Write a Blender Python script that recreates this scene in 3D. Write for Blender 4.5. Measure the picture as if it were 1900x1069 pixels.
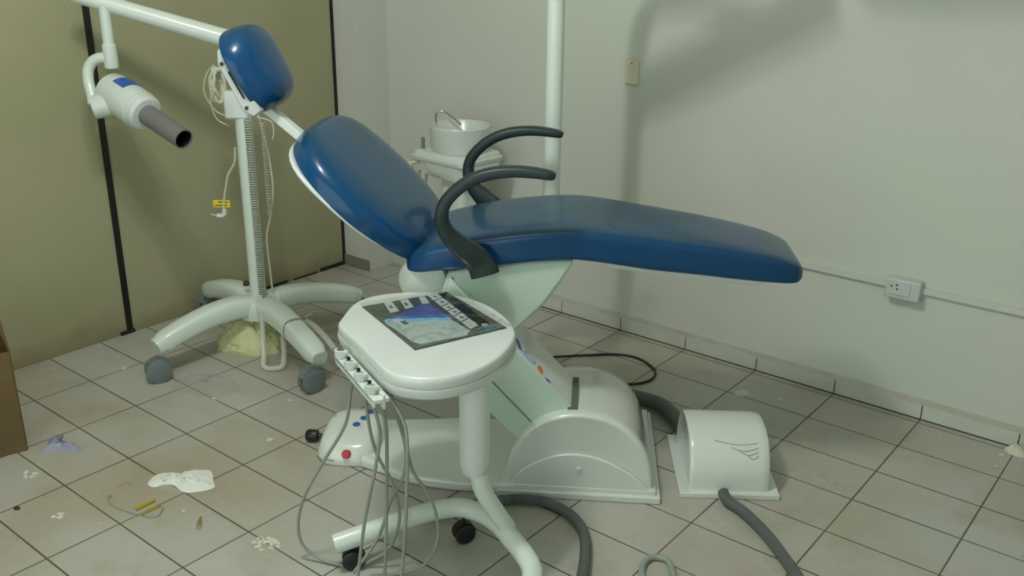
import bpy, bmesh, math, random
from mathutils import Vector, Matrix
random.seed(7)
for o in list(bpy.data.objects): bpy.data.objects.remove(o)
SC = bpy.context.scene
COL = SC.collection
V = Vector

# ------------------------------------------------------------------ camera
cam = bpy.data.cameras.new('camera')
camo = bpy.data.objects.new('camera', cam)
COL.objects.link(camo)
pitch, roll, yaw = 0.353354, 0.0120726, -0.675037
right = V((math.cos(yaw), -math.sin(yaw), 0))
fwd = V((math.sin(yaw)*math.cos(pitch), math.cos(yaw)*math.cos(pitch), -math.sin(pitch)))
up = right.cross(fwd)
rt = right*math.cos(roll)+up*math.sin(roll)
u2 = -right*math.sin(roll)+up*math.cos(roll)
m = Matrix(((rt.x, u2.x, -fwd.x), (rt.y, u2.y, -fwd.y), (rt.z, u2.z, -fwd.z)))
camo.matrix_world = Matrix.Translation((3.402159, -1.453668, 1.5099)) @ m.to_4x4()
cam.sensor_width = 36
cam.lens = 36*1755.82/1900
cam.clip_start = 0.05
SC.camera = camo

# ------------------------------------------------------------------ world, lamps, exposure
W = bpy.data.worlds.new('world'); SC.world = W; W.use_nodes = True
W.node_tree.nodes['Background'].inputs[0].default_value = (0.88, 1.0, 0.93, 1)
W.node_tree.nodes['Background'].inputs[1].default_value = 1.15
SC.view_settings.view_transform = 'Standard'
SC.view_settings.look = 'None'
SC.view_settings.gamma = 1
SC.view_settings.use_curve_mapping = False
SC.view_settings.exposure = 0.62
LAMPS = [(1.85, -0.66, 2.50), (1.85, -0.44, 2.50)]
LAMP_W = 20
LAMP_COL = (0.97, 0.985, 0.92)
for i, p in enumerate(LAMPS):
    l = bpy.data.lights.new('bulb_light', 'POINT')
    l.energy = LAMP_W; l.color = LAMP_COL; l.shadow_soft_size = 0.05
    lo = bpy.data.objects.new('bulb_light', l); lo.location = p; COL.objects.link(lo)

# ------------------------------------------------------------------ helpers
def tag(o, label=None, cat=None, group=None, kind=None):
    if label: o['label'] = label
    if cat: o['category'] = cat
    if group: o['group'] = group
    if kind: o['kind'] = kind
    return o

def thing(name, label, cat, loc=(0, 0, 0), group=None):
    o = bpy.data.objects.new(name, None); COL.objects.link(o)
    o.location = loc; o.empty_display_size = 0.1
    return tag(o, label, cat, group)

def offset_of(parent):
    v = V((0, 0, 0))
    while parent is not None:
        v += parent.location; parent = parent.parent
    return v

def obj(name, bm, mats, parent=None, smooth=True, bevel=0, segs=2, loc=None, angle=40, sub=0, label=None):
    """bm is in world coordinates; the origin goes to the parent's (or to loc)."""
    if not isinstance(mats, (list, tuple)): mats = [mats]
    bmesh.ops.recalc_face_normals(bm, faces=bm.faces)
    org = V(loc) if loc is not None else offset_of(parent)
    if parent is None and loc is None:
        xs = [v.co.x for v in bm.verts]; ys = [v.co.y for v in bm.verts]; zs = [v.co.z for v in bm.verts]
        org = V(((min(xs)+max(xs))/2, (min(ys)+max(ys))/2, min(zs)))
    bmesh.ops.translate(bm, verts=bm.verts, vec=-org)
    me = bpy.data.meshes.new(name); bm.to_mesh(me); bm.free()
    for mm in mats: me.materials.append(mm)
    o = bpy.data.objects.new(name, me); COL.objects.link(o)
    o.location = org - offset_of(parent)
    if parent is not None: o.parent = parent
    if bevel:
        b = o.modifiers.new('bevel', 'BEVEL'); b.width = bevel; b.segments = segs; b.limit_method = 'ANGLE'
        b.angle_limit = math.radians(35)
    if sub:
        s = o.modifiers.new('sub', 'SUBSURF'); s.levels = sub; s.render_levels = sub
    if smooth:
        for p in me.polygons: p.use_smooth = True
        if angle < 180:
            me.set_sharp_from_angle(angle=math.radians(angle))
    if label: o['label'] = label
    return o

def BM(): return bmesh.new()

def add_box(bm, c, size, R=None, mi=0):
    hx, hy, hz = size[0]/2, size[1]/2, size[2]/2
    vs = []
    for x in (-hx, hx):
        for y in (-hy, hy):
            for z in (-hz, hz):
                p = V((x, y, z))
                if R is not None: p = R @ p
                vs.append(bm.verts.new(p+V(c)))
    for f in ((0, 1, 3, 2), (4, 6, 7, 5), (0, 4, 5, 1), (2, 3, 7, 6), (0, 2, 6, 4), (1, 5, 7, 3)):
        bm.faces.new([vs[i] for i in f]).material_index = mi
    return bm

def loft(bm, rings, cap=True, closed=False, mi=0):
    L = [[bm.verts.new(p) for p in r] for r in rings]
    n = len(L[0])
    pairs = list(zip(L[:-1], L[1:]))
    if closed: pairs.append((L[-1], L[0]))
    for a, b in pairs:
        for i in range(n):
            bm.faces.new((a[i], a[(i+1) % n], b[(i+1) % n], b[i])).material_index = mi
    if cap and not closed:
        bm.faces.new(list(reversed(L[0]))).material_index = mi
        bm.faces.new(L[-1]).material_index = mi
    return bm

def crom(pts, n=8, closed=False):
    P = [V(p) for p in pts]
    if len(P) < 3 and not closed: n = max(n, 2)
    out = []
    N = len(P)
    rng = N if closed else N-1
    for i in range(rng):
        if closed:
            a, b, c, d = P[(i-1) % N], P[i], P[(i+1) % N], P[(i+2) % N]
        else:
            b, c = P[i], P[i+1]
            a = P[i-1] if i > 0 else b*2-c
            d = P[i+2] if i+2 < N else c*2-b
        for k in range(n):
            t = k/n
            out.append(0.5*((2*b)+(c-a)*t+(2*a-5*b+4*c-d)*t*t+(3*b-a-3*c+d)*t**3))
    if not closed: out.append(P[-1])
    return out

def frames(path):
    T = []
    for i in range(len(path)):
        a = path[max(i-1, 0)]; b = path[min(i+1, len(path)-1)]
        T.append((b-a).normalized())
    ref = V((0, 0, 1)) if abs(T[0].z) < 0.9 else V((1, 0, 0))
    N = (ref-T[0]*ref.dot(T[0])).normalized()
    out = []
    for t in T:
        N = (N-t*N.dot(t))
        N = N.normalized() if N.length > 1e-6 else t.orthogonal().normalized()
        out.append((t, N, t.cross(N)))
    return out

def add_tube(bm, pts, r, n=12, seg=8, smooth=True, taper=None, ribs=0, mi=0):
    path = crom(pts, seg) if smooth else [V(p) for p in pts]
    fr = frames(path)
    rings = []
    for i, (p, (t, N, B)) in enumerate(zip(path, fr)):
        q = i/(len(path)-1)
        rr = r if taper is None else r+(taper-r)*q
        if callable(r): rr = r(q)
        if ribs: rr *= 1+ribs*(1 if i % 2 else -1)
        rings.append([p+N*math.cos(2*math.pi*k/n)*rr+B*math.sin(2*math.pi*k/n)*rr for k in range(n)])
    return loft(bm, rings, mi=mi)

def add_lathe(bm, c, prof, axis=(0, 0, 1), n=32, mi=0):
    """prof: (radius, height) pairs along the axis from c"""
    ax = V(axis).normalized(); a = ax.orthogonal().normalized(); b = ax.cross(a)
    rings = [[V(c)+ax*h+(a*math.cos(2*math.pi*k/n)+b*math.sin(2*math.pi*k/n))*max(r, 1e-4) for k in range(n)] for r, h in prof]
    return loft(bm, rings, mi=mi)

def add_prism(bm, poly, d, mi=0):
    """poly: list of 3D points (planar), extruded by the vector d"""
    a = [V(p) for p in poly]; b = [p+V(d) for p in a]
    return loft(bm, [a, b], mi=mi)

def sgn(x): return (x > 0)-(x < 0)
def sup(t, e): return sgn(t)*abs(t)**(2/e)

# ------------------------------------------------------------------ materials
def mat(name, col, rough=0.5, metal=0, coat=0, spec=0.5, noise=None, bump=None, trans=0, alpha=1, sheen=0):
    m = bpy.data.materials.new(name); m.use_nodes = True
    nt = m.node_tree; b = nt.nodes['Principled BSDF']
    b.inputs['Base Color'].default_value = (*col, 1)
    b.inputs['Roughness'].default_value = rough
    b.inputs['Metallic'].default_value = metal
    b.inputs['Coat Weight'].default_value = coat
    b.inputs['Coat Roughness'].default_value = 0.06
    b.inputs['Specular IOR Level'].default_value = spec
    b.inputs['Transmission Weight'].default_value = trans
    b.inputs['Alpha'].default_value = alpha
    if noise:
        col2, scale, lo, hi = noise
        tc = nt.nodes.new('ShaderNodeTexCoord'); nz = nt.nodes.new('ShaderNodeTexNoise')
        nz.inputs['Scale'].default_value = scale; nz.inputs['Detail'].default_value = 5
        rp = nt.nodes.new('ShaderNodeMapRange'); rp.inputs[1].default_value = lo; rp.inputs[2].default_value = hi
        mx = nt.nodes.new('ShaderNodeMix'); mx.data_type = 'RGBA'
        mx.inputs[6].default_value = (*col, 1); mx.inputs[7].default_value = (*col2, 1)
        nt.links.new(tc.outputs['Object'], nz.inputs['Vector']); nt.links.new(nz.outputs['Fac'], rp.inputs[0])
        nt.links.new(rp.outputs[0], mx.inputs[0]); nt.links.new(mx.outputs[2], b.inputs['Base Color'])
    if bump:
        scale, strength = bump
        tc = nt.nodes.new('ShaderNodeTexCoord'); nz = nt.nodes.new('ShaderNodeTexNoise')
        nz.inputs['Scale'].default_value = scale; nz.inputs['Detail'].default_value = 4
        bp = nt.nodes.new('ShaderNodeBump'); bp.inputs['Strength'].default_value = strength; bp.inputs['Distance'].default_value = 0.01
        nt.links.new(tc.outputs['Object'], nz.inputs['Vector']); nt.links.new(nz.outputs['Fac'], bp.inputs['Height'])
        nt.links.new(bp.outputs[0], b.inputs['Normal'])
    return m

M = {}
M['white'] = mat('white_gloss', (0.62, 0.68, 0.66), 0.28, coat=0.5)
M['white_paint'] = mat('white_painted_metal', (0.66, 0.74, 0.69), 0.32, coat=0.3)
M['cover'] = mat('white_fibreglass', (0.66, 0.71, 0.67), 0.20, coat=1.0)
M['mint'] = mat('pale_green_painted_metal', (0.50, 0.64, 0.555), 0.35, coat=0.3)
M['blue'] = mat('blue_vinyl', (0.012, 0.13, 0.36), 0.26, coat=0.65, noise=((0.03, 0.17, 0.38), 5.0, 0.42, 0.78))
def dusty_vinyl():
    m = bpy.data.materials.new('dusty_blue_vinyl'); m.use_nodes = True; nt = m.node_tree; N = nt.nodes; L = nt.links; b = N['Principled BSDF']
    tc = N.new('ShaderNodeTexCoord'); g = N.new('ShaderNodeNewGeometry'); sp = N.new('ShaderNodeSeparateXYZ'); L.new(g.outputs['Normal'], sp.inputs[0])
    nz = N.new('ShaderNodeTexNoise'); nz.inputs['Scale'].default_value = 4.5; nz.inputs['Detail'].default_value = 1.5; nz.inputs['Distortion'].default_value = 0.0; L.new(tc.outputs['Object'], nz.inputs['Vector'])
    a = N.new('ShaderNodeMapRange'); L.new(nz.outputs['Fac'], a.inputs[0]); a.inputs[1].default_value = 0.15; a.inputs[2].default_value = 0.70
    c = N.new('ShaderNodeMapRange'); L.new(sp.outputs[2], c.inputs[0]); c.inputs[1].default_value = 0.45; c.inputs[2].default_value = 0.9
    mm = N.new('ShaderNodeMath'); mm.operation = 'MULTIPLY'; L.new(a.outputs[0], mm.inputs[0]); L.new(c.outputs[0], mm.inputs[1])
    mx = N.new('ShaderNodeMix'); mx.data_type = 'RGBA'; L.new(mm.outputs[0], mx.inputs[0]); mx.inputs[6].default_value = (0.003, 0.054, 0.160, 1); mx.inputs[7].default_value = (0.012, 0.055, 0.095, 1)
    L.new(mx.outputs[2], b.inputs['Base Color'])
    r = N.new('ShaderNodeMath'); r.operation = 'MULTIPLY_ADD'; L.new(mm.outputs[0], r.inputs[0]); r.inputs[1].default_value = 0.12; r.inputs[2].default_value = 0.20; L.new(r.outputs[0], b.inputs['Roughness'])
    b.inputs['Coat Weight'].default_value = 0.22; b.inputs['Coat Roughness'].default_value = 0.05; b.inputs['Specular IOR Level'].default_value = 0.3
    return m
M['blue'] = dusty_vinyl()
M['blue_plain'] = mat('blue_print', (0.02, 0.10, 0.42), 0.4)
M['lightblue'] = mat('light_blue_print', (0.15, 0.38, 0.70), 0.4)
M['armrest'] = mat('dark_grey_rubber', (0.010, 0.024, 0.026), 0.45)
M['black'] = mat('black_plastic', (0.008, 0.008, 0.008), 0.4)
M['dark'] = mat('dark_gap', (0.012, 0.018, 0.014), 0.8)
M['emboss'] = mat('embossed_line', (0.30, 0.33, 0.31), 0.4)
M['slot'] = mat('slot_shade_grey', (0.10, 0.13, 0.11), 0.6)
M['grey_plastic'] = mat('grey_plastic', (0.15, 0.18, 0.19), 0.45)
M['cone'] = mat('grey_cone', (0.17, 0.17, 0.17), 0.45)
M['hose'] = mat('grey_hose', (0.27, 0.31, 0.28), 0.38)
M['hose_dark'] = mat('dark_grey_hose', (0.095, 0.112, 0.108), 0.4)
M['chrome'] = mat('chrome', (0.55, 0.56, 0.54), 0.18, metal=1)
M['cream'] = mat('ivory_plastic', (0.62, 0.60, 0.46), 0.4)
M['box'] = mat('beige_outlet_plastic', (0.52, 0.57, 0.56), 0.4)
M['card'] = mat('cardboard', (0.155, 0.105, 0.042), 0.85, noise=((0.12, 0.08, 0.033), 9, 0.4, 0.7), bump=(60, 0.1))
M['cable'] = mat('white_cable', (0.55, 0.56, 0.44), 0.4)
M['coil'] = mat('grey_coiled_cord', (0.42, 0.45, 0.38), 0.45)
M['yellow'] = mat('yellow_tag', (0.78, 0.60, 0.02), 0.5)
M['red'] = mat('red_button', (0.45, 0.012, 0.02), 0.3)
M['orange'] = mat('orange_print', (0.62, 0.25, 0.05), 0.5)
M['paper'] = mat('white_paper', (0.72, 0.75, 0.70), 0.8)
M['bagy'] = mat('cream_plastic_bag', (0.62, 0.62, 0.34), 0.5, bump=(14, 0.5))
M['lav'] = mat('lavender_plastic', (0.30, 0.31, 0.42), 0.4)
M['plaster'] = mat('plaster_crumbs', (0.62, 0.62, 0.52), 0.9, bump=(80, 0.6))
M['ochre'] = mat('ochre_plastic', (0.42, 0.30, 0.03), 0.4)
M['tan'] = mat('tan_chip', (0.30, 0.24, 0.13), 0.6)
M['glass_bulb'] = mat('bulb_glass', (0.8, 0.8, 0.78), 0.3)

def clear_film(name, tint=(0.9, 0.93, 0.9), amount=0.25):
    m = bpy.data.materials.new(name); m.use_nodes = True; nt = m.node_tree
    for n in list(nt.nodes): nt.nodes.remove(n)
    out = nt.nodes.new('ShaderNodeOutputMaterial'); mx = nt.nodes.new('ShaderNodeMixShader')
    tr = nt.nodes.new('ShaderNodeBsdfTransparent'); pr = nt.nodes.new('ShaderNodeBsdfPrincipled')
    pr.inputs['Base Color'].default_value = (*tint, 1); pr.inputs['Roughness'].default_value = 0.08
    pr.inputs['Specular IOR Level'].default_value = 0.9
    tc = nt.nodes.new('ShaderNodeTexCoord'); nz = nt.nodes.new('ShaderNodeTexNoise')
    nz.inputs['Scale'].default_value = 26; nz.inputs['Detail'].default_value = 4
    bp = nt.nodes.new('ShaderNodeBump'); bp.inputs['Strength'].default_value = 0.9; bp.inputs['Distance'].default_value = 0.012
    nt.links.new(tc.outputs['Object'], nz.inputs['Vector']); nt.links.new(nz.outputs['Fac'], bp.inputs['Height'])
    nt.links.new(bp.outputs[0], pr.inputs['Normal'])
    mx.inputs[0].default_value = amount
    nt.links.new(tr.outputs[0], mx.inputs[1]); nt.links.new(pr.outputs[0], mx.inputs[2]); nt.links.new(mx.outputs[0], out.inputs[0])
    return m
def glossy_film():
    m = bpy.data.materials.new('glossy_clear_film'); m.use_nodes = True; nt = m.node_tree
    for n in list(nt.nodes): nt.nodes.remove(n)
    out = nt.nodes.new('ShaderNodeOutputMaterial'); mx = nt.nodes.new('ShaderNodeMixShader'); tr = nt.nodes.new('ShaderNodeBsdfTransparent'); gl = nt.nodes.new('ShaderNodeBsdfGlossy')
    gl.inputs['Roughness'].default_value = 0.14; gl.inputs['Color'].default_value = (0.9, 0.95, 0.9, 1); mx.inputs[0].default_value = 0.20
    nt.links.new(tr.outputs[0], mx.inputs[1]); nt.links.new(gl.outputs[0], mx.inputs[2]); nt.links.new(mx.outputs[0], out.inputs[0])
    return m
M['film'] = glossy_film()
M['clear_tube'] = clear_film('clear_tubing', (0.75, 0.78, 0.70), 0.45)
M['wrap'] = clear_film('clear_wrap', (0.75, 0.76, 0.66), 0.13)

def floor_material():
    m = bpy.data.materials.new('ceramic_floor_tiles'); m.use_nodes = True
    nt = m.node_tree; N = nt.nodes; L = nt.links
    b = N['Principled BSDF']
    tc = N.new('ShaderNodeTexCoord'); sp = N.new('ShaderNodeSeparateXYZ'); L.new(tc.outputs['Object'], sp.inputs[0])
    def mth(op, a, bb=None, c=None):
        n = N.new('ShaderNodeMath'); n.operation = op
        for i, v in enumerate((a, bb, c)):
            if v is None: continue
            if isinstance(v, (int, float)): n.inputs[i].default_value = v
            else: L.new(v, n.inputs[i])
        return n.outputs[0]
    PX, PY = 0.30, 0.2016
    gx = mth('DIVIDE', sp.outputs[0], PX); gy = mth('DIVIDE', sp.outputs[1], PY)
    nz0 = N.new('ShaderNodeTexNoise'); nz0.inputs['Scale'].default_value = 3; L.new(tc.outputs['Object'], nz0.inputs['Vector'])
    def line(g, P):
        fr = mth('FRACT', g); d = mth('MINIMUM', fr, mth('SUBTRACT', 1.0, fr)); d = mth('MULTIPLY', d, P)
        w = mth('MULTIPLY_ADD', nz0.outputs['Fac'], 0.0022, 0.0004)
        mr = N.new('ShaderNodeMapRange'); L.new(d, mr.inputs[0]); L.new(w, mr.inputs[1]); L.new(mth('ADD', w, 0.0014), mr.inputs[2])
        mr.inputs[3].default_value = 1; mr.inputs[4].default_value = 0
        return mr.outputs[0]
    lx, ly = line(gx, PX), line(gy, PY)
    grout = mth('MAXIMUM', mth('MULTIPLY', lx, 0.95), ly)
    cmb = N.new('ShaderNodeCombineXYZ'); L.new(mth('FLOOR', gx), cmb.inputs[0]); L.new(mth('FLOOR', gy), cmb.inputs[1])
    wn = N.new('ShaderNodeTexWhiteNoise'); L.new(cmb.outputs[0], wn.inputs[0])
    base = N.new('ShaderNodeMix'); base.data_type = 'RGBA'
    base.inputs[6].default_value = (0.42, 0.43, 0.38, 1); base.inputs[7].default_value = (0.455, 0.46, 0.425, 1)
    L.new(wn.outputs[0], base.inputs[0])
    # dust and dirt: broad brownish film and finer smears
    def nmix(prev, scale, lo, hi, col, amt, det=6, rgh=0.6):
        nz = N.new('ShaderNodeTexNoise'); nz.inputs['Scale'].default_value = scale; nz.inputs['Detail'].default_value = det
        nz.inputs['Roughness'].default_value = rgh
        L.new(tc.outputs['Object'], nz.inputs['Vector'])
        mr = N.new('ShaderNodeMapRange'); L.new(nz.outputs['Fac'], mr.inputs[0]); mr.inputs[1].default_value = lo; mr.inputs[2].default_value = hi
        mr.inputs[3].default_value = 0; mr.inputs[4].default_value = amt
        mx = N.new('ShaderNodeMix'); mx.data_type = 'RGBA'; L.new(mr.outputs[0], mx.inputs[0]); L.new(prev, mx.inputs[6]); mx.inputs[7].default_value = (*col, 1)
        return mx.outputs[2]
    c = nmix(base.outputs[2], 1.3, 0.42, 0.68, (0.36, 0.325, 0.24), 0.9)
    c = nmix(c, 5.5, 0.52, 0.75, (0.27, 0.22, 0.15), 0.5, 8, 0.7)
    c = nmix(c, 34, 0.66, 0.74, (0.30, 0.25, 0.17), 0.5, 3)
    c = nmix(c, 17, 0.735, 0.76, (0.70, 0.70, 0.62), 0.8, 2)
    mx = N.new('ShaderNodeMix'); mx.data_type = 'RGBA'; L.new(grout, mx.inputs[0]); L.new(c, mx.inputs[6]); mx.inputs[7].default_value = (0.085, 0.072, 0.048, 1)
    L.new(mx.outputs[2], b.inputs['Base Color'])
    nz = N.new('ShaderNodeTexNoise'); nz.inputs['Scale'].default_value = 4; nz.inputs['Detail'].default_value = 6; L.new(tc.outputs['Object'], nz.inputs['Vector'])
    r = mth('MULTIPLY_ADD', nz.outputs['Fac'], 0.35, 0.16)
    L.new(mth('MAXIMUM', r, mth('MULTIPLY', grout, 0.9)), b.inputs['Roughness'])
    bp = N.new('ShaderNodeBump'); bp.inputs['Strength'].default_value = 0.35; bp.inputs['Distance'].default_value = 0.002; bp.invert = True
    L.new(grout, bp.inputs['Height']); L.new(bp.outputs[0], b.inputs['Normal'])
    return m

def wall_material(name, c1, c2, c3, scale=1.2, stain_z=None, stain_col=(0.1, 0.08, 0.04)):
    m = bpy.data.materials.new(name); m.use_nodes = True
    nt = m.node_tree; N = nt.nodes; L = nt.links; b = N['Principled BSDF']
    tc = N.new('ShaderNodeTexCoord')
    nz = N.new('ShaderNodeTexNoise'); nz.inputs['Scale'].default_value = scale; nz.inputs['Detail'].default_value = 5; L.new(tc.outputs['Object'], nz.inputs['Vector'])
    cr = N.new('ShaderNodeValToRGB'); L.new(nz.outputs['Fac'], cr.inputs[0])
    cr.color_ramp.elements[0].position = 0.38; cr.color_ramp.elements[0].color = (*c1, 1)
    cr.color_ramp.elements[1].position = 0.64; cr.color_ramp.elements[1].color = (*c2, 1)
    e = cr.color_ramp.elements.new(0.5); e.color = (*c3, 1)
    out = cr.outputs[0]
    if stain_z:
        sp = N.new('ShaderNodeSeparateXYZ'); L.new(tc.outputs['Object'], sp.inputs[0])
        n2 = N.new('ShaderNodeTexNoise'); n2.inputs['Scale'].default_value = 6; n2.inputs['Detail'].default_value = 6; L.new(tc.outputs['Object'], n2.inputs['Vector'])
        a = N.new('ShaderNodeMath'); a.operation = 'MULTIPLY_ADD'; a.inputs[1].default_value = -0.22; L.new(n2.outputs['Fac'], a.inputs[0]); L.new(sp.outputs[2], a.inputs[2])
        mr = N.new('ShaderNodeMapRange'); L.new(a.outputs[0], mr.inputs[0]); mr.inputs[1].default_value = -0.11; mr.inputs[2].default_value = stain_z-0.11
        mr.inputs[3].default_value = 0.55; mr.inputs[4].default_value = 0
        mx = N.new('ShaderNodeMix'); mx.data_type = 'RGBA'; L.new(mr.outputs[0], mx.inputs[0]); L.new(out, mx.inputs[6]); mx.inputs[7].default_value = (*stain_col, 1)
        out = mx.outputs[2]
    L.new(out, b.inputs['Base Color'])
    b.inputs['Roughness'].default_value = 0.75
    n3 = N.new('ShaderNodeTexNoise'); n3.inputs['Scale'].default_value = 40; L.new(tc.outputs['Object'], n3.inputs['Vector'])
    bp = N.new('ShaderNodeBump'); bp.inputs['Strength'].default_value = 0.05; bp.inputs['Distance'].default_value = 0.004
    L.new(n3.outputs['Fac'], bp.inputs['Height']); L.new(bp.outputs[0], b.inputs['Normal'])
    return m

M['floor'] = floor_material()
M['wall_white'] = wall_material('off_white_wall', (0.56, 0.61, 0.54), (0.62, 0.63, 0.60), (0.585, 0.605, 0.56), 1.1)
M['wall_beige'] = wall_material('beige_partition', (0.34, 0.335, 0.20), (0.38, 0.365, 0.235), (0.36, 0.35, 0.22), 1.5, 0.10, (0.20, 0.15, 0.07))
M['ceiling'] = mat('ceiling_paint', (0.72, 0.72, 0.68), 0.8)
M['tile_strip'] = mat('skirting_tile', (0.57, 0.60, 0.54), 0.3, noise=((0.52, 0.53, 0.46), 5, 0.4, 0.7))
M['grout'] = mat('dark_grout', (0.06, 0.052, 0.036), 0.8)
M['mortar'] = mat('mortar', (0.47, 0.47, 0.39), 0.85, noise=((0.52, 0.53, 0.48), 10, 0.4, 0.6))
M['skirt_dark'] = mat('dirty_skirting', (0.22, 0.22, 0.17), 0.6)

# ------------------------------------------------------------------ the room
X0, X1, Y0, Y1, H = 0.0, 4.3, -2.7, 1.65, 2.7
def struct(name, bm, m, **k):
    o = obj(name, bm, m, smooth=False, **k); o['kind'] = 'structure'; return o
struct('floor', add_box(BM(), ((X0+X1)/2, (Y0+Y1)/2, -0.05), (X1-X0+0.4, Y1-Y0+0.4, 0.1)), M['floor'], loc=(0, 0, 0))
struct('ceiling', add_box(BM(), ((X0+X1)/2, (Y0+Y1)/2, H+0.05), (X1-X0+0.2, Y1-Y0+0.2, 0.1)), M['ceiling'])
struct('wall_left', add_box(BM(), (-0.05, (Y0+Y1)/2, H/2), (0.1, Y1-Y0+0.2, H)), M['wall_beige'], loc=(0, 0, 0))
bm = BM(); add_box(bm, ((X0+X1)/2, Y1+0.05, H/2), (X1-X0, 0.1, H)); add_box(bm, (0.085, 1.565, H/2), (0.17, 0.17, H))
struct('wall_back', bm, M['wall_white'], loc=(0, 0, 0))
struct('wall_right', add_box(BM(), (X1+0.05, (Y0+Y1)/2, H/2), (0.1, Y1-Y0+0.2, H)), M['wall_white'], loc=(0, 0, 0))
bm = BM(); add_box(bm, (0.6, Y0-0.05, H/2), (1.2, 0.1, H)); add_box(bm, (4.05, Y0-0.05, H/2), (0.5, 0.1, H)); add_box(bm, (2.5, Y0-0.05, 2.45), (2.6, 0.1, 0.5))
struct('wall_front', bm, M['wall_white'], loc=(0, 0, 0))      # behind the camera, with an unseen wide opening added to let world fill light in
# black joint strips of the partition
for i, (y, w) in enumerate([(0.331, 0.024), (1.472, 0.014), (-0.80, 0.024), (-1.95, 0.024)]):
    bm = BM(); add_box(bm, (0.003, y, (H+0.015)/2), (0.006, w, H-0.015))
    struct('trim_%d' % (i+1), bm, M['black'])
# dark cracked gap along the foot of the partition
bm = BM()
for y0, y1, h in [(0.78, 0.93, .010), (0.98, 1.12, .010), (1.16, 1.30, .006), (1.32, 1.47, .016), (0.62, 0.72, .006), (0.29, 0.35, .014)]:
    add_box(bm, (0.004, (y0+y1)/2, h/2), (0.008, y1-y0, h))
struct('trim_5', bm, M['dark'])
# skirting of cut tiles along the back wall
bm = BM()
xs = [0.17]+[0.3*k for k in range(1, 15)]
for a, b_ in zip(xs[:-1], xs[1:]):
    add_box(bm, ((a+b_)/2, Y1-0.0045, 0.027), (b_-a-0.004, 0.009, 0.052))
for a, b_ in zip(xs[1:-1], xs[2:]):
    add_box(bm, (a, Y1-0.0035, 0.026), (0.005, 0.007, 0.05), mi=1)
    add_box(bm, ((a+b_)/2, Y1-0.006, 0.002), (b_-a, 0.012, 0.003), mi=1)
add_box(bm, ((0.17+X1)/2, Y1-0.003, 0.062), (X1-0.17, 0.006, 0.022), mi=2)
o = struct('baseboard_back', bm, [M['tile_strip'], M['grout'], M['mortar']])
bm = BM(); add_box(bm, (0.088, 1.476, 0.028), (0.176, 0.008, 0.05))
struct('baseboard_column', bm, M['skirt_dark'], bevel=0.001)

# wiring on the wall
bm = BM(); add_box(bm, (1.90, Y1-0.007, 0.450), (1.25, 0.014, 0.020))
tag(obj('cable_raceway', bm, M['wall_white'], smooth=False, bevel=0.001), 'thin off-white cable raceway on the wall running left from the outlet box', 'raceway')
bm = BM(); add_box(bm, (3.46, Y1-0.007, 0.450), (1.65, 0.014, 0.020))
tag(obj('cable_raceway', bm, M['wall_white'], smooth=False, bevel=0.001), 'thin off-white cable raceway on the wall running right from the outlet box', 'raceway')
t = thing('outlet_box', 'small pale grey surface-mounted outlet box with dark socket holes on the wall', 'outlet', (2.58, Y1, 0.445))
bm = BM(); add_box(bm, (2.582, Y1-0.020, 0.447), (0.112, 0.04, 0.066)); obj('housing', bm, M['box'], t, bevel=0.004)
bm = BM(); add_box(bm, (2.572, Y1-0.0415, 0.452), (0.072, 0.003, 0.048)); obj('face_plate', bm, M['box'], t, bevel=0.001)
for dx, dz in ((-0.017, 0.004), (0.0, 0.010), (0.002, -0.004)):
    bm = BM(); add_lathe(bm, (2.565+dx, Y1-0.0435, 0.452+dz), [(0.0032, 0), (0.0032, 0.002)], (0, 1, 0), 10); obj('socket_hole', bm, M['black'], t)
t = thing('blank_switch_plate', 'ivory wall plate with one small hole, mounted on the white wall right of the pole', 'wall plate', (1.487, Y1, 1.05))
bm = BM(); add_box(bm, (1.487, Y1-0.005, 1.048), (0.058, 0.010, 0.088)); obj('plate', bm, M['cream'], t, bevel=0.003)
bm = BM(); add_lathe(bm, (1.487, Y1-0.0115, 1.078), [(0.003, 0), (0.003, 0.003)], (0, 1, 0), 10); obj('screw_hole', bm, M['dark'], t)
bm = BM(); add_box(bm, (1.487, Y1-0.007, 1.005), (0.058, 0.014, 0.005)); obj('lower_lip', bm, M['cream'], t, bevel=0.001)

# ceiling lamps that light the room
for (x, y, z), side in zip(LAMPS, ('nearer the camera', 'nearer the chair')):
    t = thing('ceiling_lamp', 'bare round bulb in a white ceiling socket, the lamp '+side, 'lamp', (x, y, H), 'bare ceiling bulbs')
    bm = BM(); add_lathe(bm, (x, y, H), [(0.05, 0), (0.05, -0.015), (0.024, -0.03), (0.024, -0.07), (0.02, -0.075)]); obj('socket', bm, M['white'], t)

# ------------------------------------------------------------------ dental chair
TH = math.radians(34)
CU = V((math.cos(TH), math.sin(TH), 0)); CV = V((-math.sin(TH), math.cos(TH), 0)); CZ = V((0, 0, 1))
CO = V((1.965, 0.720, 0))
def CL(u, v, z): return CO+CU*u+CV*v+CZ*z
RC = Matrix((CU, CV, CZ)).transposed()
def cbox(bm, c, s, mi=0): return add_box(bm, CL(*c), s, RC, mi)
def cprism(bm, poly, v0, v1, mi=0):
    return add_prism(bm, [CL(u, v0, z) for u, z in poly], CV*(v1-v0), mi)

chair = thing('dental_chair', 'blue vinyl reclining dental chair with dark armrests on a white lifting base', 'dental chair', tuple(CO))

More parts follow.
